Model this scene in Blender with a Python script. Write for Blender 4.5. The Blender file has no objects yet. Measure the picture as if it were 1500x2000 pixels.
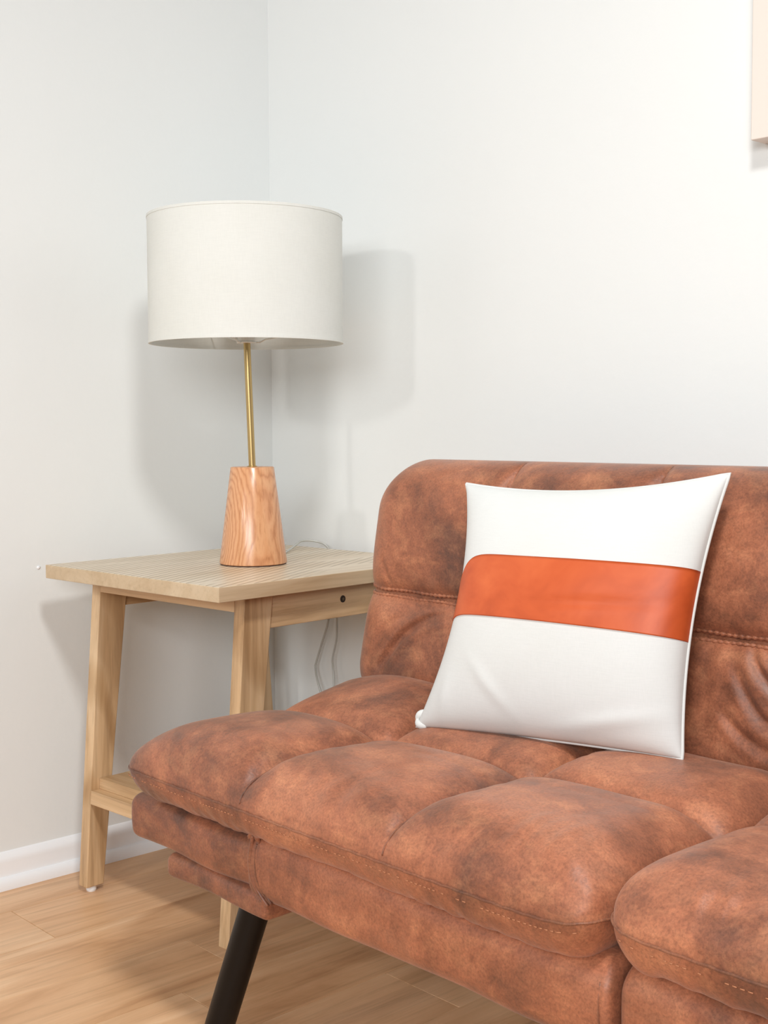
import bpy, math, random
import numpy as np
from mathutils import Vector, Matrix

# ---------------------------------------------------------------- camera, world, lights, exposure
scn = bpy.context.scene
COL = scn.collection
scn.view_settings.view_transform = 'Standard'
scn.view_settings.look = 'None'
scn.view_settings.gamma = 1.0
scn.view_settings.use_curve_mapping = False
scn.view_settings.exposure = 0.0

YAW, PITCH, ROLL, FPX = [math.radians(a) for a in (47.4047, 3.8459, -0.2875)] + [2487.05]
fw = Vector((-math.sin(YAW) * math.cos(PITCH), math.cos(YAW) * math.cos(PITCH), -math.sin(PITCH)))
rt0 = fw.cross(Vector((0, 0, 1))).normalized()
up0 = rt0.cross(fw)
rt = rt0 * math.cos(ROLL) + up0 * math.sin(ROLL)
up = up0 * math.cos(ROLL) - rt0 * math.sin(ROLL)
cam_data = bpy.data.cameras.new('camera')
cam = bpy.data.objects.new('camera', cam_data)
COL.objects.link(cam)
m = Matrix((rt, up, -fw)).transposed().to_4x4()
m.translation = Vector((2.1831, -1.6818, 0.85))
cam.matrix_world = m
cam_data.sensor_fit = 'VERTICAL'
cam_data.sensor_height = 36.0
cam_data.lens = FPX * 36.0 / 2000.0
cam_data.clip_start = 0.05
scn.camera = cam

world = bpy.data.worlds.new('world')
scn.world = world
world.use_nodes = True
wb = world.node_tree.nodes['Background']
wb.inputs['Color'].default_value = (0.965, 0.985, 1.0, 1)
wb.inputs['Strength'].default_value = 0.19


def area(name, loc, target, size, power, color):
    ld = bpy.data.lights.new(name, 'AREA')
    ld.shape = 'DISK'
    ld.size = size
    ld.energy = power
    ld.color = color
    o = bpy.data.objects.new(name, ld)
    COL.objects.link(o)
    o.location = loc
    o.rotation_euler = (Vector(target) - Vector(loc)).to_track_quat('-Z', 'Y').to_euler()
    return o


area('room_lamp_light', (1.16, -3.3, 1.86), (0.6, 0, 0.9), 0.20, 12.5, (1.0, 0.975, 0.94))
ceil = area('ceiling_light', (1.95, -1.3, 2.35), (1.0, -0.75, 0.0), 0.30, 15.5, (1.0, 0.985, 0.96))
ceil.data.spread = math.radians(125)
fill = area('fill_light', (3.4, -4.0, 1.75), (0.3, -0.2, 0.3), 2.0, 104, (0.94, 0.98, 1.0))  # added soft fill from behind the camera, evens out the wall brightness
fill.data.shape = 'RECTANGLE'
fill.data.size = 2.2
fill.data.size_y = 1.0


# ---------------------------------------------------------------- material helpers
def s2l(c):
    return tuple(((v / 255.0) / 12.92 if v / 255.0 <= 0.04045 else ((v / 255.0 + 0.055) / 1.055) ** 2.4) for v in c)


class NT:
    def __init__(self, name):
        self.m = bpy.data.materials.new(name)
        self.m.use_nodes = True
        self.t = self.m.node_tree
        self.b = self.t.nodes['Principled BSDF']

    def n(self, kind, **kw):
        nd = self.t.nodes.new(kind)
        for k, v in kw.items():
            if k in nd.inputs:
                nd.inputs[k].default_value = v
            else:
                setattr(nd, k, v)
        return nd

    def l(self, a, b):
        self.t.links.new(a, b)

    def coords(self, scale=(1, 1, 1), per_object=False):
        tc = self.n('ShaderNodeTexCoord')
        mp = self.n('ShaderNodeMapping')
        mp.inputs['Scale'].default_value = scale
        if per_object:
            oi = self.n('ShaderNodeObjectInfo')
            mu = self.n('ShaderNodeVectorMath', operation='SCALE')
            mu.inputs[0].default_value = (7.3, 3.1, 5.7)
            self.l(oi.outputs['Random'], mu.inputs['Scale'])
            ad = self.n('ShaderNodeVectorMath', operation='ADD')
            self.l(tc.outputs['Object'], ad.inputs[0])
            self.l(mu.outputs['Vector'], ad.inputs[1])
            self.l(ad.outputs['Vector'], mp.inputs['Vector'])
        else:
            self.l(tc.outputs['Object'], mp.inputs['Vector'])
        return mp.outputs['Vector']

    def noise(self, vec, scale, detail=4, rough=0.55, dist=0.0):
        nd = self.n('ShaderNodeTexNoise', Scale=scale, Detail=detail, Roughness=rough, Distortion=dist)
        self.l(vec, nd.inputs['Vector'])
        return nd.outputs['Fac']

    def ramp(self, fac, stops):
        r = self.n('ShaderNodeValToRGB')
        e = r.color_ramp.elements
        while len(e) < len(stops):
            e.new(0.5)
        for el, (p, c) in zip(e, stops):
            el.position = p
            el.color = (*c, 1) if len(c) == 3 else c
        self.l(fac, r.inputs['Fac'])
        return r.outputs['Color']

    def mix(self, a, b, fac, blend='MIX'):
        mx = self.n('ShaderNodeMix', data_type='RGBA', blend_type=blend)
        for sock, v in ((mx.inputs[6], a), (mx.inputs[7], b), (mx.inputs[0], fac)):
            if hasattr(v, 'is_output'):
                self.l(v, sock)
            elif isinstance(v, (int, float)):
                sock.default_value = v
            else:
                sock.default_value = (*v, 1)
        return mx.outputs[2]

    def bump(self, h, strength, dist, prev=None):
        b = self.n('ShaderNodeBump', Strength=strength, Distance=dist)
        self.l(h, b.inputs['Height'])
        if prev:
            self.l(prev, b.inputs['Normal'])
        self.l(b.outputs['Normal'], self.b.inputs['Normal'])
        return b.outputs['Normal']

    def set(self, **kw):
        for k, v in kw.items():
            k = k.replace('_', ' ')
            s = self.b.inputs[k]
            if hasattr(v, 'is_output'):
                self.l(v, s)
            elif isinstance(v, tuple):
                s.default_value = (*v, 1) if len(v) == 3 else v
            else:
                s.default_value = v


def plain(name, col, rough=0.5, metal=0.0, spec=0.5, bump=None):
    t = NT(name)
    t.set(Base_Color=s2l(col), Roughness=rough, Metallic=metal, Specular_IOR_Level=spec)
    if bump:
        v = t.coords()
        t.bump(t.noise(v, bump[0], 3), bump[1], bump[2])
    return t.m


def wall_mat(name, col):
    t = NT(name)
    v = t.coords()
    n1 = t.noise(v, 1.7, 2)
    c = t.ramp(n1, [(0.3, s2l(col)), (0.7, s2l(tuple(x + 2 for x in col)))])
    t.set(Base_Color=c, Roughness=0.62, Specular_IOR_Level=0.3)
    b = t.bump(t.noise(v, 90, 3, 0.6), 0.12, 0.002)
    t.bump(t.noise(v, 14, 3, 0.5), 0.12, 0.006, b)
    return t.m


def leather_mat(name, gain=1.0):
    t = NT(name)
    v = t.coords()
    g = lambda c: tuple(min(1, x * gain) for x in s2l(c))
    big = t.noise(v, 4.6, 5, 0.66, 0.7)
    c = t.ramp(big, [(0.33, g((82, 59, 50))), (0.45, g((134, 83, 60))), (0.55, g((172, 108, 78))), (0.72, g((194, 131, 98)))])
    vs = t.coords((1, 1, 1.4))
    mid = t.noise(vs, 17, 6, 0.7, 0.4)
    c = t.mix(c, t.ramp(mid, [(0.32, g((84, 56, 47))), (0.5, g((152, 90, 64))), (0.68, g((212, 144, 103)))]), 0.36)
    fine = t.noise(v, 330, 5, 0.75)
    c = t.mix(c, t.ramp(fine, [(0.36, (0.36, 0.36, 0.38)), (0.5, (0.96, 0.96, 0.96)), (0.66, (1.5, 1.45, 1.4))]), 0.42, 'MULTIPLY')
    rr = t.ramp(mid, [(0.3, (0.40,) * 3), (0.7, (0.56,) * 3)])
    t.set(Base_Color=c, Roughness=rr, Specular_IOR_Level=0.42, Sheen_Weight=0.14, Sheen_Roughness=0.45, Sheen_Tint=(1.0, 0.86, 0.74))
    b = t.bump(t.noise(v, 330, 4, 0.6), 0.25, 0.0009)
    t.bump(t.noise(v, 34, 4, 0.55, 0.5), 0.28, 0.004, b)
    return t.m


def wood_mat(name, stops, axis, rough=0.45, scale=1.0, stretch=1.1, warp=1.4, per_object=False, spec=0.4, knots=0.0, contrast=0.5):
    """grain stretched along axis 0/1/2"""
    t = NT(name)
    sc = [13.0 * scale] * 3
    sc[axis] = stretch * scale
    v = t.coords(tuple(sc), per_object)
    broad = t.noise(v, 1.0, 5, 0.6, warp)
    c = t.ramp(broad, [(p, s2l(q)) for p, q in stops])
    sc2 = [120.0 * scale] * 3
    sc2[axis] = 3.5 * scale
    v2 = t.coords(tuple(sc2), per_object)
    fine = t.noise(v2, 1.0, 5, 0.7, 0.3)
    c = t.mix(c, t.ramp(fine, [(0.33, (0.62, 0.57, 0.52)), (0.48, (0.97, 0.96, 0.95)), (0.7, (1.1, 1.1, 1.1))]), contrast, 'MULTIPLY')
    if knots:
        v3 = t.coords(tuple(3.2 if i != axis else 1.1 for i in range(3)), per_object)
        w = t.n('ShaderNodeTexWave', wave_type='RINGS', Scale=1.3, Distortion=7.0, Detail=3.0)
        w.inputs['Detail Scale'].default_value = 1.2
        t.l(v3, w.inputs['Vector'])
        c = t.mix(c, t.ramp(w.outputs['Fac'], [(0.0, (0.66, 0.57, 0.46)), (0.45, (1, 1, 1)), (1.0, (1.06, 1.05, 1.03))]), knots, 'MULTIPLY')
    t.set(Base_Color=c, Roughness=rough, Specular_IOR_Level=spec)
    t.bump(fine, 0.12, 0.001)
    return t.m


def tabletop_mat():
    """whitewashed wood with fine slanted carved lines on its top face"""
    t = NT('carved_tabletop_wood')
    v = t.coords((14, 1.6, 14))
    c = t.ramp(t.noise(v, 1.0, 4, 0.6, 1.2), [(0.3, s2l((204, 182, 152))), (0.5, s2l((219, 201, 175))), (0.7, s2l((230, 215, 193)))])
    vv = t.coords((110, 4, 110))
    fine = t.noise(vv, 1.0, 4, 0.65)
    c = t.mix(c, t.ramp(fine, [(0.33, (0.7, 0.66, 0.6)), (0.5, (1, 1, 1))]), 0.35, 'MULTIPLY')
    tc = t.n('ShaderNodeTexCoord')
    mp = t.n('ShaderNodeMapping')
    mp.inputs['Rotation'].default_value = (0, 0, math.radians(-25))
    t.l(tc.outputs['Object'], mp.inputs['Vector'])
    w = t.n('ShaderNodeTexWave', wave_type='BANDS', bands_direction='X', wave_profile='SIN', Scale=21.0, Distortion=0.35, Detail=2.0)
    t.l(mp.outputs['Vector'], w.inputs['Vector'])
    line = t.ramp(w.outputs['Fac'], [(0.0, (0,) * 3), (0.16, (1,) * 3)])
    patch = t.ramp(t.noise(t.coords((9, 3.2, 1)), 1.0, 2), [(0.36, (0,) * 3), (0.44, (1,) * 3)])
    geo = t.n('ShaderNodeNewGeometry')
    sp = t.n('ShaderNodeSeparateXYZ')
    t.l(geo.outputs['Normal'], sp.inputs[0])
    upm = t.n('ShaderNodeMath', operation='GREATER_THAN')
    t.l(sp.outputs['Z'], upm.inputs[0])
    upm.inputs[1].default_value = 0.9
    inv = t.n('ShaderNodeMath', operation='SUBTRACT')
    inv.inputs[0].default_value = 1.0
    t.l(line, inv.inputs[1])
    k = t.n('ShaderNodeMath', operation='MULTIPLY')
    t.l(inv.outputs[0], k.inputs[0])
    t.l(patch, k.inputs[1])
    k2 = t.n('ShaderNodeMath', operation='MULTIPLY')
    t.l(k.outputs[0], k2.inputs[0])
    t.l(upm.outputs[0], k2.inputs[1])
    side = t.mix((0.80, 0.73, 0.63), (1.0, 1.0, 1.0), upm.outputs[0])      # side faces painted darker, standing in for the gloss that pales the top
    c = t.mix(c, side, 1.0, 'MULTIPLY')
    c = t.mix(c, s2l((150, 128, 100)), k2.outputs[0])
    t.set(Base_Color=c, Roughness=0.34, Specular_IOR_Level=0.6)
    iv = t.n('ShaderNodeMath', operation='SUBTRACT')
    iv.inputs[0].default_value = 1.0
    t.l(k2.outputs[0], iv.inputs[1])
    t.bump(iv.outputs[0], 0.5, 0.0015)
    return t.m


def cloth_mat(name, col, col2, weave=900, rough=0.85, trans=0.0):
    t = NT(name)
    v = t.coords()
    c = t.ramp(t.noise(v, 6, 3), [(0.35, s2l(col2)), (0.6, s2l(col))])
    a = t.noise(t.coords((weave, weave, 60)), 1.0, 2)
    b = t.noise(t.coords((60, 60, weave)), 1.0, 2)
    c = t.mix(c, t.ramp(a, [(0.35, (0.965,) * 3), (0.6, (1.0,) * 3)]), 0.6, 'MULTIPLY')
    c = t.mix(c, t.ramp(b, [(0.35, (0.965,) * 3), (0.6, (1.0,) * 3)]), 0.6, 'MULTIPLY')
    t.set(Base_Color=c, Roughness=rough, Specular_IOR_Level=0.2)
    n = t.bump(a, 0.15, 0.0004)
    t.bump(b, 0.15, 0.0004, n)
    return t.m


M_WALL = wall_mat('painted_wall', (231, 233, 232))
M_TRIM = plain('white_trim_paint', (244, 245, 247), 0.3, spec=0.5)
M_LEATHER = leather_mat('distressed_brown_leather', 0.96)
M_LEATHER_DK = leather_mat('distressed_brown_leather_piping', 0.62)
M_THREAD = plain('tan_thread', (178, 118, 84), 0.7)
M_DARKLEG = plain('dark_espresso_wood', (13, 9, 8), 0.42, spec=0.25)
M_UNDER = plain('black_underside_cloth', (35, 31, 30), 0.9)
TS = [(0.28, (156, 124, 90)), (0.48, (204, 170, 130)), (0.72, (228, 200, 163))]
M_TW = [wood_mat('mango_wood_%s' % 'xyz'[a], TS, a, 0.45, 1.0, knots=0.7) for a in range(3)]
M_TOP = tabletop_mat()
M_CANVAS = plain('cream_canvas', (229, 217, 208), 0.8, bump=(400, 0.2, 0.0005))
M_PILLOW = cloth_mat('white_cotton_canvas', (217, 218, 216), (214, 215, 212))
M_SHADE = cloth_mat('white_linen', (222, 223, 218), (219, 220, 214), 700)
M_RIM = plain('shade_rim_tape', (222, 220, 214), 0.7)
M_BRASS = plain('satin_brass', (190, 163, 112), 0.38, metal=1.0)
M_WHITE_METAL = plain('white_metal', (226, 222, 214), 0.4)
M_BULB = plain('frosted_bulb', (240, 238, 230), 0.3)
M_CORD = plain('pale_grey_cord', (190, 190, 184), 0.25, spec=0.7)
M_GLIDE = plain('white_nylon', (235, 235, 235), 0.35)
M_SCREW = plain('screw_steel', (120, 110, 95), 0.35, metal=1.0)
M_HOLE = plain('bolt_recess', (52, 38, 28), 0.7)
M_SUBFLOOR = plain('dark_underlay', (70, 52, 38), 0.9)


def band_mat():
    t = NT('rust_orange_leather')
    v = t.coords()
    c = t.ramp(t.noise(v, 9, 4, 0.6, 0.7), [(0.3, s2l((174, 72, 32))), (0.5, s2l((196, 87, 42))), (0.7, s2l((210, 102, 54)))])
    t.set(Base_Color=c, Roughness=0.42, Specular_IOR_Level=0.4)
    t.bump(t.noise(v, 260, 3), 0.1, 0.0006)
    return t.m


M_BAND = band_mat()


def oak_mat():
    t = NT('turned_oak')
    tc = t.n('ShaderNodeTexCoord')
    mp = t.n('ShaderNodeMapping')
    mp.inputs['Scale'].default_value = (13, 13, 4.2)
    mp.inputs['Rotation'].default_value = (0.35, 0.25, 0.3)
    t.l(tc.outputs['Object'], mp.inputs['Vector'])
    w = t.n('ShaderNodeTexWave', wave_type='RINGS', rings_direction='Y', Scale=4.5, Distortion=7.0, Detail=3.0)
    w.inputs['Detail Scale'].default_value = 0.8
    t.l(mp.outputs['Vector'], w.inputs['Vector'])
    c = t.ramp(w.outputs['Fac'], [(0.0, s2l((198, 138, 96))), (0.25, s2l((212, 152, 108))), (1.0, s2l((220, 164, 120)))])
    f = t.noise(t.coords((260, 260, 9)), 1.0, 4, 0.7)
    c = t.mix(c, t.ramp(f, [(0.32, (0.66, 0.56, 0.48)), (0.47, (1, 1, 1))]), 0.55, 'MULTIPLY')
    t.set(Base_Color=c, Roughness=0.25, Specular_IOR_Level=0.55)
    t.bump(w.outputs['Fac'], 0.08, 0.001)
    return t.m


M_OAK = oak_mat()
FL = [(0.28, (182, 134, 94)), (0.42, (211, 166, 124)), (0.58, (225, 183, 142)), (0.75, (236, 200, 162))]
M_FLOOR = wood_mat('oak_laminate', FL, 1, 0.40, 0.8, 2.0, 0.9, per_object=True, knots=0.28, contrast=0.5)


# ---------------------------------------------------------------- mesh helpers
def link(o, parent=None):
    COL.objects.link(o)
    if parent is not None:
        o.parent = parent
    return o


def obj(name, verts, faces, mat, parent=None, smooth=True, local=False):
    """one mesh object; verts in world space unless local"""
    if parent is not None and not local:
        inv = WORLD_INV.get(parent.name, Matrix.Identity(4))
        verts = [inv @ Vector(v) for v in verts]
    me = bpy.data.meshes.new(name)
    me.from_pydata([tuple(v) for v in verts], [], faces)
    me.materials.append(mat)
    if smooth:
        me.polygons.foreach_set('use_smooth', [True] * len(me.polygons))
    me.update()
    o = bpy.data.objects.new(name, me)
    link(o, parent)
    if parent is not None:
        WORLD_INV[o.name] = WORLD_INV.get(parent.name, Matrix.Identity(4))
    return o


WORLD_INV = {}


def thing(name, label, cat, loc, rz=0.0, group=None):
    o = bpy.data.objects.new(name, None)
    o.empty_display_size = 0.1
    COL.objects.link(o)
    o.location = loc
    o.rotation_euler = (0, 0, rz)
    o['label'] = label
    o['category'] = cat
    if group:
        o['group'] = group
    WORLD_INV[o.name] = (Matrix.Translation(Vector(loc)) @ Matrix.Rotation(rz, 4, 'Z')).inverted()
    return o


class MB:
    def __init__(self):
        self.v, self.f = [], []

    def add(self, v, f):
        k = len(self.v)
        self.v += [tuple(p) for p in v]
        self.f += [tuple(i + k for i in q) for q in f]

    def prism(self, lo, hi):
        """hexahedron from 4 bottom and 4 top corners (ccw)"""
        self.add(list(lo) + list(hi), [(3, 2, 1, 0), (4, 5, 6, 7), (0, 1, 5, 4), (1, 2, 6, 5), (2, 3, 7, 6), (3, 0, 4, 7)])

    def box(self, x0, x1, y0, y1, z0, z1):
        self.prism([(x0, y0, z0), (x1, y0, z0), (x1, y1, z0), (x0, y1, z0)],
                   [(x0, y0, z1), (x1, y0, z1), (x1, y1, z1), (x0, y1, z1)])

    def tube(self, pts, r, n=8, cap=True):
        pts = [Vector(p) for p in pts]
        k = len(pts)
        rs = r if isinstance(r, (list, tuple)) else [r] * k
        t0 = (pts[1] - pts[0]).normalized()
        a = t0.orthogonal().normalized()
        vs = []
        for i, p in enumerate(pts):
            t = (pts[min(i + 1, k - 1)] - pts[max(i - 1, 0)]).normalized()
            a = (a - t * a.dot(t)).normalized()
            b = t.cross(a)
            for j in range(n):
                an = 2 * math.pi * j / n
                vs.append(p + (a * math.cos(an) + b * math.sin(an)) * rs[i])
        fs = []
        for i in range(k - 1):
            for j in range(n):
                j2 = (j + 1) % n
                fs.append((i * n + j, i * n + j2, (i + 1) * n + j2, (i + 1) * n + j))
        if cap:
            fs.append(tuple(range(n))[::-1])
            fs.append(tuple((k - 1) * n + j for j in range(n)))
        self.add(vs, fs)

    def lathe(self, prof, cx, cy, n=64, close=False):
        k = len(prof)
        vs = [(cx + r * math.cos(2 * math.pi * j / n), cy + r * math.sin(2 * math.pi * j / n), z) for r, z in prof for j in range(n)]
        fs = []
        rng = range(k) if close else range(k - 1)
        for i in rng:
            i2 = (i + 1) % k
            for j in range(n):
                j2 = (j + 1) % n
                fs.append((i * n + j, i * n + j2, i2 * n + j2, i2 * n + j))
        if not close:
            if prof[0][0] > 0.0005:
                fs.append(tuple(range(n))[::-1])
            if prof[-1][0] > 0.0005:
                fs.append(tuple((k - 1) * n + j for j in range(n)))
        self.add(vs, fs)

    def build(self, name, mat, parent=None, smooth=False, bevel=0.0, local=False, segs=2, auto=True):
        o = obj(name, self.v, self.f, mat, parent, smooth, local)
        if bevel:
            md = o.modifiers.new('bevel', 'BEVEL')
            md.width = bevel
            md.segments = segs
            md.limit_method = 'ANGLE'
            md.angle_limit = math.radians(35)
            for p in o.data.polygons:
                p.use_smooth = True
            md.harden_normals = False
            es = o.modifiers.new('wn', 'WEIGHTED_NORMAL')
            es.keep_sharp = True
        return o


def catmull(pts, sub=8):
    pts = [Vector(p) for p in pts]
    out = []
    for i in range(len(pts) - 1):
        p0, p1, p2, p3 = pts[max(i - 1, 0)], pts[i], pts[i + 1], pts[min(i + 2, len(pts) - 1)]
        for k in range(sub):
            t = k / sub
            out.append(0.5 * ((2 * p1) + (p2 - p0) * t + (2 * p0 - 5 * p1 + 4 * p2 - p3) * t * t + (3 * p1 - p0 - 3 * p2 + p3) * t ** 3))
    out.append(pts[-1])
    return out


def smooth_by_angle(o, deg=40):
    """sharp edges where faces meet steeply, smooth elsewhere"""
    me = o.data
    import bmesh
    bm = bmesh.new()
    bm.from_mesh(me)
    for e in bm.edges:
        if len(e.link_faces) == 2 and e.calc_face_angle(0) > math.radians(deg):
            e.smooth = False
    for f in bm.faces:
        f.smooth = True
    bm.to_mesh(me)
    bm.free()
    return o


# ---------------------------------------------------------------- setting
def structure(o):
    o['kind'] = 'structure'
    return o


b = MB()
b.box(-0.12, 0.0, -3.4, 0.12, -0.02, 2.5)
structure(b.build('wall_left', M_WALL))
b = MB()
b.box(0.0, 3.4, 0.0, 0.12, -0.02, 2.5)
structure(b.build('wall_back', M_WALL))

b = MB()
b.box(0.0, 3.4, -3.4, 0.0, -0.04, -0.0095)
floor = structure(b.build('floor', M_SUBFLOOR))
random.seed(4)
# laminate planks, running towards the back wall
PW, PL = 0.1600, 1.22
b = MB()
b.box(0.0003, PW - 0.0003, 0.0004, PL - 0.0004, -0.0095, 0.0)
plank = b.build('plank', M_FLOOR, floor, bevel=0.0007, segs=1)
first = True


def add_plank(x0, x1, y0, y1):
    global first
    full = abs((x1 - x0) - PW) < 1e-4 and abs((y1 - y0) - PL) < 1e-4
    if full:
        if first:
            o = plank
            first = False
        else:
            o = plank.copy()
            COL.objects.link(o)
            o.parent = floor
        o.location = (x0, y0, 0)
    else:
        bb = MB()
        bb.box(0.0003, x1 - x0 - 0.0003, 0.0004, y1 - y0 - 0.0004, -0.0095, 0)
        o = bb.build('plank', M_FLOOR, floor, bevel=0.0007, segs=1)
        o.location = (x0, y0, 0)


xs = [-0.04 + PW * i for i in range(22)]
for i, x0 in enumerate(xs):
    xa, xb = max(x0, 0.0), min(x0 + PW, 3.4)
    if xb - xa < 0.01:
        continue
    # an end joint of the row between x=0.60 and x=0.76 lies at y=-0.645
    off = -0.645 if abs(x0 - 0.60) < 0.01 else -0.15 - ((i * 0.437) % 1.0) * PL
    y = off
    while y < 0:
        y += PL
    while y > -3.4:
        ya, yb = max(y - PL, -3.4), min(y, 0.0)
        if yb - ya > 0.01:
            add_plank(xa, xb, ya, yb)
        y -= PL


def baseboard(name, along_x):
    # profile: (out, z) moulded board with a shoe moulding
    board = [(0.0, 0.0), (0.0105, 0.0), (0.0105, 0.048), (0.0100, 0.053), (0.0085, 0.057), (0.0060, 0.0605), (0.0035, 0.064), (0.0015, 0.066), (0.0, 0.067)]
    shoe = [(0.0105, 0.0), (0.0215, 0.0), (0.0215, 0.006), (0.0205, 0.013), (0.018, 0.018), (0.0145, 0.0215), (0.0105, 0.0225)]
    out = []
    for nm, prof in ((name, board), ('shoe_moulding', shoe)):
        bb = MB()
        n = len(prof)
        if along_x:
            vs = [(x, -o, z) for x in (0.0, 3.4) for o, z in prof]
        else:
            vs = [(o, y, z) for y in (0.0, -3.4) for o, z in prof]
        fs = [(i, (i + 1) % n, n + (i + 1) % n, n + i) for i in range(n)] + [tuple(range(n))[::-1], tuple(range(n, 2 * n))]
        bb.add(vs, fs)
        out.append((nm, bb))
    main = structure(smooth_by_angle(out[0][1].build(out[0][0], M_TRIM), 50))
    smooth_by_angle(out[1][1].build(out[1][0], M_TRIM, main), 50)


baseboard('baseboard_left', False)
baseboard('baseboard_back', True)

b = MB()
b.tube([(0.0, -0.554, 0.590), (0.0016, -0.554, 0.590), (0.0024, -0.554, 0.590)], [0.0036, 0.0033, 0.0015], 14)
b.build('nail_head', M_TRIM, bpy.data.objects['wall_left'], smooth=True)

# ---------------------------------------------------------------- sofa
sofa = thing('sofa', 'distressed brown leather tufted futon sofa on dark tapered legs', 'sofa', (1.46, -0.45, 0))
XL = 0.662


def dense(n, edge):
    """parameters in [0,1], denser near the ends"""
    t = np.linspace(0, 1, n)
    s = 0.5 - 0.5 * np.cos(np.pi * t)
    return (1 - edge) * t + edge * s


def dome(d, r):
    q = np.clip(d / r, 0, 1)
    return np.sqrt(np.clip(1 - (1 - q) ** 2, 0, 1))


def snoise(x, y, seed, freq, n=10):
    rs = np.random.RandomState(seed)
    out = np.zeros_like(x)
    for _ in range(n):
        a = rs.uniform(0, 2 * math.pi)
        f = freq * rs.uniform(0.5, 1.6)
        out += np.sin((x * math.cos(a) + y * math.sin(a)) * f + rs.uniform(0, 6.28))
    return out / math.sqrt(n)


def rounded_grid(a0, a1, b0, b1, ra, na, nb):
    """grid over a rectangle with rounded corners; returns A, B, edge distances and row/col arrays"""
    ta, tb = dense(na, 0.75), dense(nb, 0.75)
    Bv = b0 + (b1 - b0) * tb
    db = np.minimum(Bv - b0, b1 - Bv)
    inset = np.where(db < ra, ra - np.sqrt(np.clip(ra ** 2 - (ra - db) ** 2, 0, None)), 0)
    A = (a0 + inset)[:, None] + (a1 - a0 - 2 * inset)[:, None] * ta[None, :]
    Bm = np.repeat(Bv[:, None], na, 1)
    ea = np.minimum(A - (a0 + inset)[:, None], (a1 - inset)[:, None] - A)
    eb = np.repeat(db[:, None], na, 1)
    return A, Bm, ea, eb


def closed(G1, G2):
    """faces of two grids of the same shape sharing their borders"""
    nb, na, _ = G1.shape
    v = [tuple(p) for p in G1.reshape(-1, 3)]
    f = []
    for i in range(nb - 1):
        for j in range(na - 1):
            k = i * na + j
            f.append((k, k + 1, k + na + 1, k + na))
    off = len(v)
    idx = -np.ones((nb, na), int)
    for i in range(nb):
        for j in range(na):
            if i in (0, nb - 1) or j in (0, na - 1):
                idx[i, j] = i * na + j
            else:
                idx[i, j] = len(v)
                v.append(tuple(G2[i, j]))
    for i in range(nb - 1):
        for j in range(na - 1):
            f.append((idx[i, j], idx[i + 1, j], idx[i + 1, j + 1], idx[i, j + 1]))
    return v, f


def seat(x0, cols, zadd, seed, pleats, right_peak=0.012):
    """one half of the seat: top grid (tufted) and plain underside"""
    x1 = cols[-1]
    yf, yb, yr = -0.779, -0.315, -0.537
    A, B, ea, eb = rounded_grid(x0, x1, yf, yb, 0.055 if x0 > 1 else 0.030, 280, 190)
    eL, eR = A - A.min(1)[:, None], A.max(1)[:, None] - A
    g = dome(eL, 0.075 if x0 > 1 else 0.17) ** 0.8 * dome(eR, 0.075) ** 0.8 * dome(eb, 0.085) ** 0.85
    dr = np.abs(B - yr)
    PA = np.ones_like(A)
    for s in cols[:-1]:
        # column seams curve a little
        PA *= 1 - np.exp(-np.abs(A - s) / 0.024)
    PR = 1 - np.exp(-dr / 0.024)
    bul = PA * PR
    H = 0.046 + 0.0 * A
    H -= 0.008 * np.exp(-dr / 0.010)
    tuft = np.zeros_like(A)
    for s in cols[:-1]:
        H -= 0.006 * np.exp(-np.abs(A - s) / 0.007)
        tuft += np.exp(-np.sqrt((A - s) ** 2 + dr ** 2) / 0.022)
    H -= 0.006 * tuft
    H += 0.026 * bul ** 0.9
    H += right_peak * np.clip((A - x0) / (x1 - x0), 0, 1) * bul * (B < yr)
    rear = np.clip((B - yr) / 0.12, 0, 1)
    H += np.where(A < cols[0], 0.024 if x0 < 1 else 0.0, np.where(A < cols[1], -0.002, -0.001)) * rear * PA
    H -= np.where(A < cols[0], 0.0 if x0 < 1 else 0.012, 0.012) * np.clip((yr - B) / 0.08 + 0.2, 0, 1) * (PA ** 0.7)
    H += 0.0016 * snoise(A, B, seed, 22)
    # pleats gathering at the front seam and the seams
    pl = snoise(A, B * 0.25, seed + 3, 190, 14) * np.exp(-np.abs(B - yf - 0.03) / 0.03)
    amp = np.zeros_like(A) + 0.15
    for c, wdt in pleats:
        amp += np.exp(-((A - c) / wdt) ** 2)
    H += 0.0026 * pl * amp
    ss = np.zeros_like(A)
    for s in cols[:-1]:
        ss += np.exp(-np.abs(np.abs(A - s) - 0.02) / 0.014)
    H += 0.0007 * snoise(A * 0.2, B, seed + 7, 170, 12) * ss
    zs = 0.383 + zadd
    # the seam rises where it rounds the corners
    zs = zs + 0.012 * (np.exp(-(A - x0) / 0.03) * 0.2 + np.exp(-(x1 - A) / 0.03)) * np.exp(-(B - yf) / 0.08)
    Zt = zs + g * H
    gb = dome(ea, 0.035) * dome(eb, 0.04)
    Zb = zs - 0.043 * gb + (0.0012 * snoise(A, B, seed + 9, 60) + 0.0011 * snoise(A, B * 0.2, seed + 13, 200, 12)) * gb
    # underside tucks in
    bi = dome(eb, 0.06) * dome(ea, 0.06)
    T = np.dstack([A, B, Zt])
    Bt = np.dstack([A, B, Zb])
    return T, Bt


def perimeter(T, front_only=True):
    row = T[0]
    return [tuple(p) for p in row]


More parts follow.
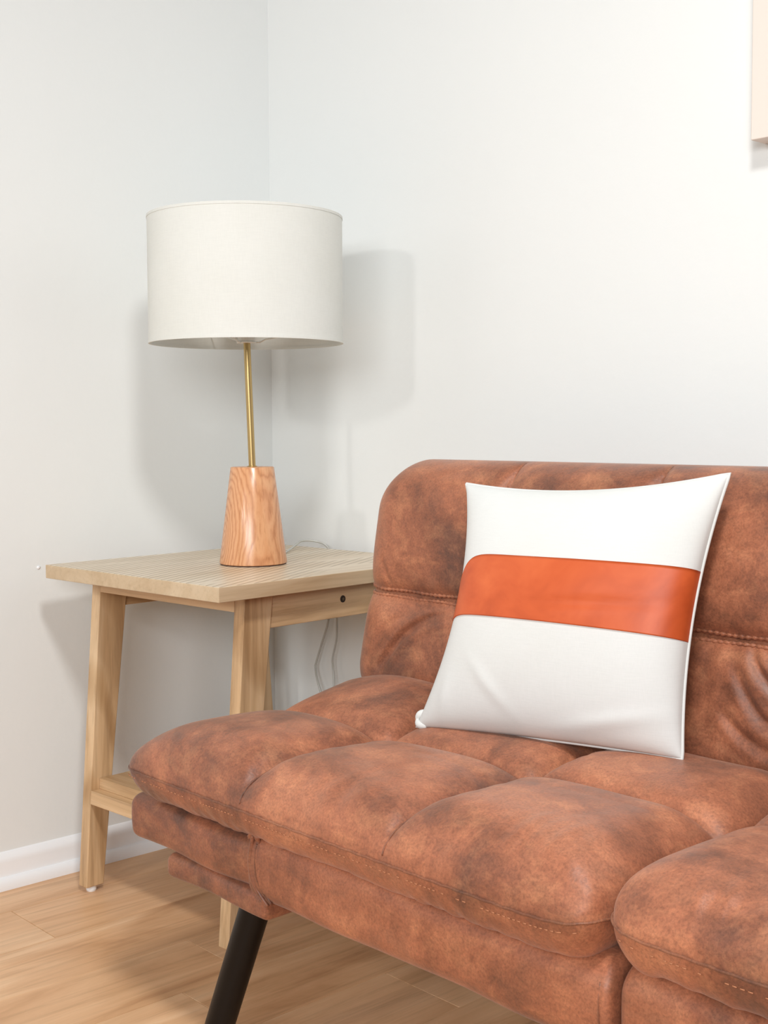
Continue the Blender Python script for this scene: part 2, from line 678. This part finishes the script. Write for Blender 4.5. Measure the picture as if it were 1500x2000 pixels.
COLS = [0.937, 1.195, 1.470]
T1, B1 = seat(XL, COLS, 0.0, 11, [(1.38, 0.05), (1.10, 0.04)])
v, f = closed(T1, B1)
s1 = obj('seat_cushion', v, f, M_LEATHER, sofa)
COLS2 = [1.74, 2.00, 2.252]
T2, B2 = seat(1.474, COLS2, 0.014, 23, [(1.66, 0.08), (1.60, 0.05)], 0.006)
v, f = closed(T2, B2)
s2 = obj('seat_cushion', v, f, M_LEATHER, sofa)


def seam_piping(T, parent, seed):
    row = T[0]
    left = T[:60, 0][::-1]
    right = T[:60, -1]
    pts = [Vector(p) + Vector((-0.0012, 0, 0.0)) for p in left[:-1]] + [Vector(p) + Vector((0, -0.0012, 0.0)) for p in row] + [Vector(p) + Vector((0.0012, 0, 0)) for p in right[1:]]
    # even spacing
    out = [pts[0]]
    for p in pts:
        if (p - out[-1]).length > 0.006:
            out.append(p)
    bb = MB()
    bb.tube([p + Vector((0, 0, 0.0004 * math.sin(i * 1.7 + seed))) for i, p in enumerate(out)], 0.0015, 6)
    bb.build('piping', M_LEATHER_DK, parent, smooth=True)
    # broken row of stitches below the piping
    st = MB()
    rs = random.Random(seed)
    for i in range(6, len(out) - 6):
        p, q = out[i], out[i + 1]
        if abs(q.y - p.y) > 0.004 or rs.random() < 0.25:
            continue
        d = Vector((0, -0.0003, -0.0085))
        off = Vector((0, -0.0085 * 0.22 + 0.0012, 0))
        a_, b_ = p + d + off, p.lerp(q, 0.55) + d + off
        st.tube([a_, b_], 0.0006, 4)
    o = st.build('stitching', M_THREAD, parent, smooth=True)
    o['kind'] = 'stuff'
    o['label'] = 'tan thread stitches under the seam'


def channel_seams(T, cols, parent):
    A_, B_ = T[:, :, 0], T[:, :, 1]
    lines = []
    for s in cols[:-1]:
        ln = []
        for i in range(1, T.shape[0] - 6):
            z = float(np.interp(s, T[i, :, 0], T[i, :, 2]))
            ln.append((s, float(T[i, 0, 1]), z + 0.0002))
        lines.append(ln)
    i = int(np.argmin(np.abs(B_[:, 0] + 0.537)))
    lines.append([(float(T[i, j, 0]), float(T[i, j, 1]), float(T[i, j, 2]) + 0.0002) for j in range(8, T.shape[1] - 8)])
    for ln in lines:
        bb = MB()
        bb.tube(ln, 0.0011, 6)
        bb.build('seam', M_LEATHER_DK, parent, smooth=True)


channel_seams(T1, COLS, s1)
channel_seams(T2, COLS2, s2)
seam_piping(T1, s1, 3)
seam_piping(T2, s2, 8)


# ---- backrest
def creases(X, Z, lines):
    out = np.zeros_like(X)
    for pts, w, amp in lines:
        P = catmull([(p[0], p[1], 0) for p in pts], 6)
        d = np.full(X.shape, 9.0)
        tt = np.zeros_like(X)
        for k in range(len(P) - 1):
            ax, az, bx, bz = P[k].x, P[k].y, P[k + 1].x, P[k + 1].y
            L = (bx - ax) ** 2 + (bz - az) ** 2 + 1e-12
            t = np.clip(((X - ax) * (bx - ax) + (Z - az) * (bz - az)) / L, 0, 1)
            dd = np.hypot(X - ax - t * (bx - ax), Z - az - t * (bz - az))
            upd = dd < d
            d = np.where(upd, dd, d)
            tt = np.where(upd, (k + t) / (len(P) - 1), tt)
        fade = np.sin(np.pi * np.clip(tt * 0.94 + 0.03, 0, 1)) ** 0.6
        out += amp * fade * (np.exp(-(d / w) ** 2) - 0.45 * np.exp(-((d - 1.8 * w) / w) ** 2))
    return out


SEAMZ = 0.587
BX0, BX1 = 0.652, 2.262
BCOLS = [0.937, 1.195, 1.461, 1.735, 1.995]


def back_center(Z):
    return -0.262 + (Z - 0.42) * 0.075


def back_front_y(A, B, ea, eb):
    g = dome(ea, 0.07) ** 0.9 * np.minimum(dome(B - 0.40, 0.05), dome(0.797 - B, 0.085)) ** 0.9
    P = np.ones_like(A)
    for s in BCOLS:
        w = 0.012 if s == 1.461 else 0.02
        P *= 1 - (0.85 if s == 1.461 else 0.7) * np.exp(-np.abs(A - s) / w)
    dz = np.abs(B - SEAMZ)
    PR = 1 - 0.62 * np.exp(-dz / 0.018)
    T = 0.046 + 0.036 * (P * PR) ** 0.9
    T -= 0.0035 * np.exp(-dz / 0.010)
    for s in BCOLS:
        T -= 0.007 * np.exp(-np.abs(A - s) / 0.005)
    T += 0.006 * np.clip((0.62 - B) / 0.2, 0, 1) * (P * PR)
    T += 0.0022 * snoise(A, B, 31, 20)
    gather = np.exp(-np.abs(dz - 0.016) / 0.012)
    T += 0.0007 * snoise(A, B * 0.2, 37, 170, 12) * gather
    T -= creases(A, B, [
        ([(0.735, 0.47), (0.751, 0.497), (0.774, 0.526), (0.819, 0.556), (0.879, 0.572)], 0.007, 0.006),
        ([(0.715, 0.50), (0.735, 0.535), (0.775, 0.562)], 0.006, 0.0025),
        ([(1.362, 0.578), (1.370, 0.563), (1.383, 0.548), (1.405, 0.53), (1.43, 0.525)], 0.006, 0.006),
        ([(1.345, 0.552), (1.366, 0.518), (1.388, 0.497), (1.42, 0.487)], 0.007, 0.005),
        ([(1.375, 0.580), (1.386, 0.572), (1.41, 0.562), (1.44, 0.56)], 0.005, 0.004),
        ([(1.33, 0.50), (1.36, 0.475), (1.40, 0.46)], 0.007, 0.004),
        ([(0.712, 0.64), (0.722, 0.615), (0.726, 0.60)], 0.005, 0.002),
        ([(0.80, 0.775), (0.86, 0.783), (0.92, 0.778)], 0.007, 0.002),
    ])
    return back_center(B) - T * g


A, B, ea, eb = rounded_grid(BX0, BX1, 0.40, 0.797, 0.075, 620, 170)
Yf = back_front_y(A, B, ea, eb)
gb = dome(ea, 0.06) * dome(eb, 0.06)
Yb = back_center(B) + 0.055 * gb
def lean_left(A, B):
    return A - 0.036 * np.clip((0.775 - B) / 0.33, 0, 1.1) * np.exp(-(A - BX0) / 0.16)


AX = lean_left(A, B)
v, f = closed(np.dstack([AX, Yf, B]), np.dstack([AX, Yb, B]))
back = obj('backrest', v, [q[::-1] for q in f], M_LEATHER, sofa)

for sx in BCOLS:
    if sx == 1.461:
        continue
    zz_ = np.arange(0.47, 0.7955, 0.004)
    ax_ = np.full((1, len(zz_)), sx)
    ys = back_front_y(ax_, zz_[None, :], np.full((1, len(zz_)), 0.2), np.full((1, len(zz_)), 0.2))[0]
    bb = MB()
    bb.tube([(lean_left(sx, z), y, z) for y, z in zip(ys, zz_)], 0.0012, 6)
    bb.build('seam', M_LEATHER_DK, back, smooth=True)

# double ridge of the horizontal backrest seam
for dz, rad, ph in ((0.0055, 0.0036, 0.0), (-0.0055, 0.0030, 2.0)):
    xs_ = np.arange(BX0 + 0.012, BX1 - 0.012, 0.0022)
    zs_ = np.full_like(xs_, SEAMZ + dz)
    e = np.minimum(xs_ - BX0, BX1 - xs_)
    ys = back_front_y(xs_[None, :], zs_[None, :], e[None, :], np.full((1, len(xs_)), 0.19))[0]
    bb = MB()
    rr = [rad * (0.82 + 0.26 * math.sin(i * 1.55 + ph) + 0.1 * math.sin(i * 0.37)) for i in range(len(xs_))]
    bb.tube([(lean_left(x, z), y + 0.0002, z + 0.0008 * math.sin(x * 60 + ph)) for x, y, z in zip(xs_, ys, zs_)], rr, 8)
    bb.build('seam_ridge', M_LEATHER, back, smooth=True)


# ---- upholstered base
def soft_box(name, x0, x1, y0, y1, z0, z1, r, mat, parent, seed, er=None, bulge=0.004, slope=0.0):
    """box with rounded, slightly puffy faces"""
    n1, n2 = 90, 40
    # superellipsoid-like: ring section in yz swept in x with rounded ends
    per = []
    hy, hz = (y1 - y0) / 2, (z1 - z0) / 2
    cy, cz = (y0 + y1) / 2, (z0 + z1) / 2
    m_ = 64
    sec = []
    # rounded rectangle section
    cr = min(r, hy, hz)
    for cxn, czn, a0 in ((1, 1, 0), (-1, 1, 90), (-1, -1, 180), (1, -1, 270)):
        for k in range(9):
            an = math.radians(a0 + 90 * k / 8)
            sec.append((cxn * (hy - cr) + cr * math.cos(an), czn * (hz - cr) + cr * math.sin(an)))
    # subdivide straight runs
    s2 = []
    for i in range(len(sec)):
        p, q = sec[i], sec[(i + 1) % len(sec)]
        L = math.hypot(q[0] - p[0], q[1] - p[1])
        k = max(1, int(L / 0.012))
        for j in range(k):
            s2.append((p[0] + (q[0] - p[0]) * j / k, p[1] + (q[1] - p[1]) * j / k))
    xsn = x0 + (x1 - x0) * dense(int((x1 - x0) / 0.008) + 12, 0.85)
    vs = []
    for x in xsn:
        e = min(x - x0, x1 - x)
        q_ = er or cr * 0.8
        sh = q_ - math.sqrt(max(q_ ** 2 - (q_ - min(e, q_)) ** 2, 0))
        for (py, pz) in s2:
            ky = (hy - sh) / hy
            kz = (hz - sh) / hz
            X = np.array([[x]])
            nz = float(snoise(X, np.array([[py + pz * 1.7]]), seed, 28)[0, 0])
            by = bulge * (1 - (pz / hz) ** 2) * (-1 if py < 0 else 1)
            vs.append((x, cy + py * ky + by + 0.0012 * nz, cz + pz * kz + slope * (x - x0) + 0.001 * nz))
    n = len(s2)
    fs = []
    for i in range(len(xsn) - 1):
        for j in range(n):
            j2 = (j + 1) % n
            fs.append((i * n + j, (i + 1) * n + j, (i + 1) * n + j2, i * n + j2))
    fs.append(tuple(range(n)))
    fs.append(tuple((len(xsn) - 1) * n + j for j in range(n))[::-1])
    return obj(name, vs, fs, mat, parent)


BY0, BY1 = -0.750, -0.36
base1 = soft_box('base_panel', 0.915, 1.479, BY0, BY1, 0.254, 0.352, 0.028, M_LEATHER, sofa, 5, er=0.010, bulge=0.005)
soft_box('base_roll', 0.638, 0.935, BY0 - 0.001, BY1, 0.271, 0.336, 0.014, M_LEATHER, sofa, 6, bulge=0.004)
soft_box('base_flap', 0.728, 0.950, BY0 + 0.001, BY1, 0.238, 0.272, 0.009, M_LEATHER, sofa, 7, bulge=0.002)
base2 = soft_box('base_panel', 1.486, 2.080, BY0, BY1, 0.254, 0.358, 0.030, M_LEATHER, sofa, 8, er=0.014, bulge=0.005)
soft_box('base_roll', 2.060, 2.258, BY0 - 0.001, BY1, 0.274, 0.340, 0.022, M_LEATHER, sofa, 9, bulge=0.004)

# gathered fold at the left end of the base
fold_y = BY0 - 0.0015
bb = MB()
p = catmull([(0.9270, fold_y, 0.343), (0.9240, fold_y, 0.325), (0.9230, fold_y, 0.308), (0.9270, fold_y, 0.290), (0.9360, fold_y + 0.001, 0.274), (0.9510, fold_y + 0.004, 0.258)], 6)
bb.tube(p, [0.0022 + 0.0026 * math.sin(math.pi * i / (len(p) - 1)) for i in range(len(p))], 8)
bb.build('gathered_fold', M_LEATHER, base1, smooth=True)
bb = MB()
p = catmull([(0.9350, fold_y + 0.001, 0.334), (0.9340, fold_y, 0.312), (0.9380, fold_y, 0.292), (0.9470, fold_y + 0.002, 0.276), (0.9570, fold_y + 0.005, 0.262)], 6)
bb.tube(p, [0.002 + 0.0022 * math.sin(math.pi * i / (len(p) - 1)) for i in range(len(p))], 8)
bb.build('gathered_fold', M_LEATHER_DK, base1, smooth=True)
bb = MB()
p = catmull([(0.9190, fold_y + 0.002, 0.338), (0.9250, fold_y - 0.002, 0.346), (0.9340, fold_y - 0.001, 0.345), (0.9380, fold_y + 0.002, 0.336)], 6)
bb.tube(p, [0.0028 + 0.001 * math.sin(i) for i in range(len(p))], 8)
bb.build('gathered_fold', M_LEATHER, base1, smooth=True)

# vertical seam near the right end of the left base panel
bb = MB()
bb.tube([(1.4680, BY0 - 0.0016, 0.272), (1.4680, BY0 - 0.0050, 0.284), (1.4680, BY0 - 0.0064, 0.300), (1.4680, BY0 - 0.0060, 0.316), (1.4676, BY0 - 0.0030, 0.332)], 0.0009, 6)
bb.build('piping', M_LEATHER_DK, base1, smooth=True)
# inner frame rail seen through the gap between the halves
bb = MB()
bb.box(0.80, 2.15, -0.70, -0.40, 0.285, 0.345)
bb.build('frame_rail', M_UNDER, sofa, bevel=0.004)


def sofa_leg(top, bot, r0, r1):
    bb = MB()
    t, q = Vector(top), Vector(bot)
    pts = [t.lerp(q, k / 6) for k in range(7)]
    bb.tube(pts, [r0 + (r1 - r0) * k / 6 for k in range(7)], 28)
    o = smooth_by_angle(bb.build('leg', M_DARKLEG, sofa), 50)
    g = MB()
    g.lathe([(r1 * 0.8, 0.0), (r1 * 0.85, 0.002), (r1 * 0.85, 0.004)], q.x, q.y, 24)
    g.build('foot_pad', M_UNDER, o)
    return o


sofa_leg((0.899, -0.715, 0.268), (0.812, -0.745, 0.0035), 0.0205, 0.0195)
sofa_leg((0.89, -0.40, 0.30), (0.80, -0.25, 0.0035), 0.0205, 0.0195)
sofa_leg((2.02, -0.715, 0.268), (2.11, -0.745, 0.0035), 0.0205, 0.0195)
sofa_leg((2.03, -0.40, 0.30), (2.12, -0.25, 0.0035), 0.0205, 0.0195)

# ---------------------------------------------------------------- pillow
C_TL, C_TR = Vector((0.932, -0.372, 0.768)), Vector((1.337, -0.338, 0.791))
C_BL, C_BR = Vector((0.955, -0.494, 0.442)), Vector((1.326, -0.414, 0.4535))
ctr = (C_TL + C_TR + C_BL + C_BR) / 4
pillow = thing('throw_pillow', 'white cotton throw pillow with a rust orange leather band, leaning on the sofa back', 'pillow', (ctr.x, ctr.y, 0.44))
nrm = ((C_TR - C_TL + C_BR - C_BL).cross(C_TL - C_BL + C_TR - C_BR)).normalized()
if nrm.y > 0:
    nrm = -nrm
axU = (C_TR - C_TL + C_BR - C_BL).normalized()
axV = (C_BL - C_TL + C_BR - C_TR).normalized()
VB0, VB1 = 0.325, 0.575


def pillow_point(u, vv, side, lift=0.0):
    """u, vv in 0..1 (vv from the top)"""
    p = C_TL.lerp(C_TR, u).lerp(C_BL.lerp(C_BR, u), vv)
    su, sv = 4 * u * (1 - u), 4 * vv * (1 - vv)
    p = p + axV * (0.017 * su * (1 - vv) ** 3) - axV * (0.004 * su * vv ** 3)
    p = p + axU * (0.040 * sv * (1 - u) ** 4) - axU * (0.017 * sv * u ** 4)
    th = (max(su, 0) ** (0.36 if u < 0.5 else 0.42)) * (max(sv, 0) ** 0.46)
    depth = (0.064 if side > 0 else 0.040) * th * (1.0 + 0.12 * (vv - 0.5))
    w = 0.0
    if 0 < u < 1 and 0 < vv < 1:
        e = (su * sv) ** 0.4
        w += 0.0016 * math.sin(9 * u + 5 * vv + side) * e
        # soft folds near the lower corners and along the bottom
        w += 0.0030 * math.exp(-((vv - 0.92 + 0.25 * (u - 0.75)) / 0.03) ** 2) * math.exp(-((u - 0.78) / 0.16) ** 2)
        w += 0.0022 * math.exp(-((vv - 0.80 - 0.9 * (u - 0.30)) / 0.03) ** 2) * math.exp(-((u - 0.33) / 0.09) ** 2)
        w -= 0.0022 * math.exp(-((vv - 0.53 + 0.05 * u) / 0.02) ** 2) * math.exp(-((u - 0.62) / 0.3) ** 2)
        w += 0.0020 * math.exp(-((u - 0.12) / 0.03) ** 2) * math.exp(-((vv - 0.88) / 0.08) ** 2)
    return p + nrm * (side * (depth + lift) + w)


def pillow_rows(n):
    base_ = list(dense(n, 0.7))
    base_ += [VB0, VB1]
    return sorted(set(round(x, 5) for x in base_))


US = list(dense(96, 0.75))
VS = pillow_rows(90)
Gf = np.array([[tuple(pillow_point(u, w, 1)) for u in US] for w in VS])
Gb = np.array([[tuple(pillow_point(u, w, -1)) for u in US] for w in VS])
v, f = closed(Gf, Gb)
cover = obj('cover', v, f, M_PILLOW, pillow)


def band_v(u, w):
    k = (w - VB0) / (VB1 - VB0)
    return w - 0.022 + 0.045 * u + (0.190 * (1 - k) + 0.035 * k) * math.exp(-(u / 0.065) ** 1.2)


# leather band on the front face
rows = [w for w in VS if VB0 - 1e-6 <= w <= VB1 + 1e-6]
vs, fs = [], []
k = len(US)
for w in rows:
    for u in US:
        vs.append(pillow_point(u, band_v(u, w), 1, 0.0018))
for i in range(len(rows) - 1):
    for j in range(k - 1):
        a_ = i * k + j
        fs.append((a_, a_ + 1, a_ + k + 1, a_ + k))
n0 = len(vs)
for edge in (0, len(rows) - 1):     # folded edges of the band going back to the cloth
    st = len(vs)
    for u in US:
        vs.append(pillow_point(u, band_v(u, rows[edge]), 1, -0.002))
    for j in range(k - 1):
        a_ = edge * k + j
        fs.append((a_, a_ + 1, st + j + 1, st + j))
obj('leather_band', vs, fs, M_BAND, pillow)
bb = MB()
loop = [(u, 0.0) for u in np.linspace(0, 1, 40)] + [(1.0, w) for w in np.linspace(0, 1, 40)[1:]] + [(u, 1.0) for u in np.linspace(1, 0, 40)[1:]] + [(0.0, w) for w in np.linspace(1, 0, 40)[1:-1]]
pts = [pillow_point(u, w, 1) for u, w in loop]
pts.append(pts[0])
bb.tube(pts, 0.0022, 8, cap=False)
bb.build('edge_seam', M_PILLOW, pillow, smooth=True)
# folded ear of cloth at the lower left corner
bb = MB()
e0 = pillow_point(0.0, 1.0, 1)
p = [e0 + axU * dx - axV * dz + nrm * dn for dx, dz, dn in ((0.010, 0.022, -0.002), (0.002, 0.017, 0.000), (0.000, 0.010, 0.002), (0.006, 0.004, 0.003), (0.018, 0.003, 0.002))]
pp = catmull(p, 5)
bb.tube(pp, [0.0022 + 0.0036 * abs(math.sin(2 * math.pi * (i + 0.7) / (len(pp) + 1))) for i in range(len(pp))], 10)
bb.build('corner_fold', M_PILLOW, pillow, smooth=True)

# ---------------------------------------------------------------- side table
TX, TY, TTH = 0.0859, -0.5844, 0.0636
TW, TD, TH, TT = 0.494, 0.545, 0.604, 0.0243
table = thing('side_table', 'pale wooden side table with splayed legs between wall corner and sofa', 'table', (TX, TY, 0), TTH)


def tbuild(bb, name, mat, parent=None, **kw):
    return bb.build(name, mat, parent or table, local=True, **kw)


bb = MB()
bb.box(0, TW, 0, TD, TH - TT, TH)
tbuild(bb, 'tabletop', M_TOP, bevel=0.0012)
IA, LT = 0.0313, 0.0257          # inset and thickness of the legs
b_top, w_top, b_bot, w_bot = 0.0786, 0.0600, 0.0350, 0.0370
ZG = 0.011
zt = TH - TT


def leg(x0, front):
    bb = MB()
    f_ = (lambda y: y) if front else (lambda y: TD - y)
    lo = [(x0, f_(b_bot), ZG), (x0 + LT, f_(b_bot), ZG), (x0 + LT, f_(b_bot + w_bot), ZG), (x0, f_(b_bot + w_bot), ZG)]
    hi = [(x0, f_(b_top), zt), (x0 + LT, f_(b_top), zt), (x0 + LT, f_(b_top + w_top), zt), (x0, f_(b_top + w_top), zt)]
    if not front:
        lo, hi = lo[::-1], hi[::-1]
    bb.prism(lo, hi)
    o = tbuild(bb, 'leg', M_TW[2], bevel=0.0016)
    g = MB()
    g.lathe([(0.0085, 0.0), (0.0095, 0.003), (0.0095, ZG)], x0 + LT / 2, f_(b_bot + w_bot / 2), 20)
    gl = g.build('glide', M_GLIDE, o, local=True, smooth=False)
    return o


for x0 in (IA, TW - IA - LT):
    leg(x0, True)
    leg(x0, False)


def leg_front_y(z):
    return b_bot + (b_top - b_bot) * (z - ZG) / (zt - ZG)


# thin rails between the leg pairs, flush with the legs
for front in (True, False):
    for z0, z1, nm in ((zt - 0.028, zt - 0.0008, 'top_rail'), (0.165, 0.190, 'shelf_rail')):
        bb = MB()
        y0, y1 = leg_front_y(z0), leg_front_y(z1)
        g = (lambda y: y) if front else (lambda y: TD - y)
        xa, xb = IA + LT, TW - IA - LT
        lo = [(xa, g(y0), z0), (xb, g(y0), z0), (xb, g(y0 + 0.02), z0), (xa, g(y0 + 0.02), z0)]
        hi = [(xa, g(y1), z1), (xb, g(y1), z1), (xb, g(y1 + 0.02), z1), (xa, g(y1 + 0.02), z1)]
        if not front:
            lo, hi = lo[::-1], hi[::-1]
        bb.prism(lo, hi)
        tbuild(bb, nm, M_TW[0], bevel=0.0010)
# side aprons
for xa, xb in ((IA + 0.003, IA + 0.021), (TW - IA - 0.021, TW - IA - 0.003)):
    bb = MB()
    bb.box(xa, xb, b_top + w_top - 0.004, TD - b_top - w_top + 0.004, zt - 0.058, zt - 0.0006)
    ap = tbuild(bb, 'apron', M_TW[1], bevel=0.0010)
    if xb > 0.3:
        h = MB()
        h.tube([(xb - 0.002, 0.300, 0.553), (xb + 0.0006, 0.300, 0.553)], 0.0062, 18)
        ho = h.build('bolt_recess', M_HOLE, ap, local=True)
        ho['label'] = 'dark round bolt hole'
        h = MB()
        h.tube([(xb + 0.0004, 0.300, 0.5532), (xb + 0.0016, 0.3003, 0.5530)], 0.0030, 10)
        h.build('bolt', M_SCREW, ap, local=True)
# lower shelf of boards, standing a little above the rails
nb = 4
ys0, ys1 = 0.0660, TD - 0.0660
for k in range(nb):
    ya, yb = ys0 + (ys1 - ys0) * k / nb, ys0 + (ys1 - ys0) * (k + 1) / nb
    bb = MB()
    bb.box(IA + LT + 0.0005 if k in (0, nb - 1) else IA, TW - IA - LT - 0.0005 if k in (0, nb - 1) else TW - IA, ya + 0.0004, yb - 0.0004, 0.190, 0.210)
    tbuild(bb, 'shelf_board', M_TW[0], bevel=0.0012)

# ---------------------------------------------------------------- table lamp
LX, LY = 0.340, -0.308
lamp = thing('table_lamp', 'table lamp with white drum shade, brass pole and conical oak base', 'lamp', (LX, LY, TH))
bb = MB()
bb.lathe([(0.0005, TH + 0.0), (0.0590, TH + 0.0), (0.0590, TH + 0.0020)], LX, LY, 64)
bb.build('felt_pad', plain('dark_felt', (70, 45, 35), 0.9), lamp, smooth=False)
bb = MB()
bb.lathe([(0.0598, TH + 0.0020), (0.0605, TH + 0.0030), (0.0605, TH + 0.0050), (0.0390, TH + 0.1735), (0.0383, TH + 0.1745), (0.0372, TH + 0.1750)], LX, LY, 96)
smooth_by_angle(bb.build('base', M_OAK, lamp), 30)
LX2, LY2 = LX - 0.0076 * rt.x, LY - 0.0076 * rt.y      # the pole leans a little
bb = MB()
bb.tube([(LX, LY, TH + 0.174), (LX + (LX2 - LX) * 0.5, LY + (LY2 - LY) * 0.5, 0.90), (LX2, LY2, 1.02)], 0.0062, 24)
pole = smooth_by_angle(bb.build('pole', M_BRASS, lamp), 50)
bb = MB()
bb.lathe([(0.0092, TH + 0.1748), (0.0092, TH + 0.1760), (0.0066, TH + 0.1768)], LX, LY, 28)
bb.build('collar', M_BRASS, pole, smooth=True)
bb = MB()
bb.lathe([(0.0085, 0.9995), (0.0150, 1.001), (0.0150, 1.014), (0.0160, 1.018), (0.0160, 1.052), (0.0150, 1.056)], LX2, LY2, 32)
smooth_by_angle(bb.build('socket', M_WHITE_METAL, lamp), 35)
bb = MB()
bb.lathe([(0.0125, 1.056), (0.0135, 1.070), (0.022, 1.092), (0.0285, 1.115), (0.029, 1.130), (0.0245, 1.150), (0.014, 1.162), (0.0004, 1.166)], LX2, LY2, 32)
bb.build('bulb', M_BULB, lamp, smooth=True)
SR, SZ0, SZ1 = 0.1720, 0.9985, 1.2200
bb = MB()
n = 128
bb.lathe([(SR, SZ0), (SR, SZ1), (SR - 0.0018, SZ1), (SR - 0.0018, SZ0)], LX2, LY2, n, close=True)
shade = smooth_by_angle(bb.build('lamp_shade', M_SHADE, lamp), 50)
for z0, z1 in ((SZ0 - 0.0005, SZ0 + 0.0040), (SZ1 - 0.0040, SZ1 + 0.0005)):
    bb = MB()
    bb.lathe([(SR + 0.0007, z0), (SR + 0.0007, z1), (SR - 0.0026, z1), (SR - 0.0026, z0)], LX2, LY2, n, close=True)
    smooth_by_angle(bb.build('shade_rim', M_SHADE, shade), 50)
# fitter: ring at the socket with three arms out to the lower rim, dipping below it in the middle
bb = MB()
ring = [(LX2 + 0.0165 * math.cos(a), LY2 + 0.0165 * math.sin(a), 1.0006) for a in np.linspace(0, 2 * math.pi, 33)]
bb.tube(ring, 0.0014, 8, cap=False)
for a0 in (0.83, 0.83 + 2.094, 0.83 + 4.189):
    ca, sa = math.cos(a0), math.sin(a0)
    bb.tube([(LX2 + 0.0165 * ca, LY2 + 0.0165 * sa, 1.0006), (LX2 + 0.024 * ca, LY2 + 0.024 * sa, 1.0006), (LX2 + 0.034 * ca, LY2 + 0.034 * sa, 1.006), (LX2 + 0.171 * ca, LY2 + 0.171 * sa, 1.028)], 0.0013, 8)
bb.build('shade_fitter', M_WHITE_METAL, shade, smooth=True)
# cord: from the base over the back edge of the table and down
bb = MB()
zt2 = TH + 0.0024
c1 = catmull([(0.308, -0.262, zt2), (0.270, -0.200, zt2), (0.235, -0.150, zt2 + 0.0005), (0.198, -0.100, zt2 + 0.006), (0.170, -0.060, zt2 + 0.0115), (0.180, -0.035, zt2 + 0.011), (0.200, -0.018, zt2 + 0.001),
              (0.207, -0.0105, TH - 0.03), (0.206, -0.0095, 0.52), (0.1957, -0.012, 0.4506), (0.178, -0.014, 0.405), (0.160, -0.015, 0.362), (0.1585, -0.016, 0.350), (0.170, -0.020, 0.325), (0.195, -0.02, 0.27),
              (0.25, -0.03, 0.17), (0.29, -0.05, 0.06), (0.34, -0.06, 0.0035), (0.44, -0.10, 0.0030)], 8)
bb.tube(c1, 0.0022, 8)
cd = bb.build('cord', M_CORD, lamp, smooth=True)
bb = MB()
c2 = catmull([(0.232, -0.0295, 0.560), (0.2325, -0.020, 0.50), (0.2313, -0.019, 0.4545), (0.229, -0.018, 0.42), (0.2165, -0.018, 0.380), (0.2165, -0.018, 0.360), (0.222, -0.02, 0.334), (0.235, -0.03, 0.26), (0.27, -0.05, 0.10), (0.33, -0.075, 0.0035), (0.44, -0.10, 0.0030)], 8)
bb.tube(c2, 0.0019, 8)
bb.build('cord', M_CORD, lamp, smooth=True)

# ---------------------------------------------------------------- canvas on the back wall
art = thing('wall_canvas', 'cream stretched canvas hanging on the back wall above the sofa', 'picture', (1.50, 0, 1.255))
bb = MB()
bb.box(1.176, 1.786, -0.040, -0.0210, 1.2555, 2.0555)
bb.build('canvas', M_CANVAS, art, bevel=0.0015)
bb = MB()
for x0, x1, z0, z1 in ((1.1765, 1.2065, 1.256, 2.055), (1.7555, 1.7855, 1.256, 2.055), (1.2065, 1.7555, 1.256, 1.286), (1.2065, 1.7555, 2.025, 2.055)):
    bb.box(x0, x1, -0.0210, -0.0008, z0, z1)
bb.build('stretcher_frame', M_CANVAS, art)
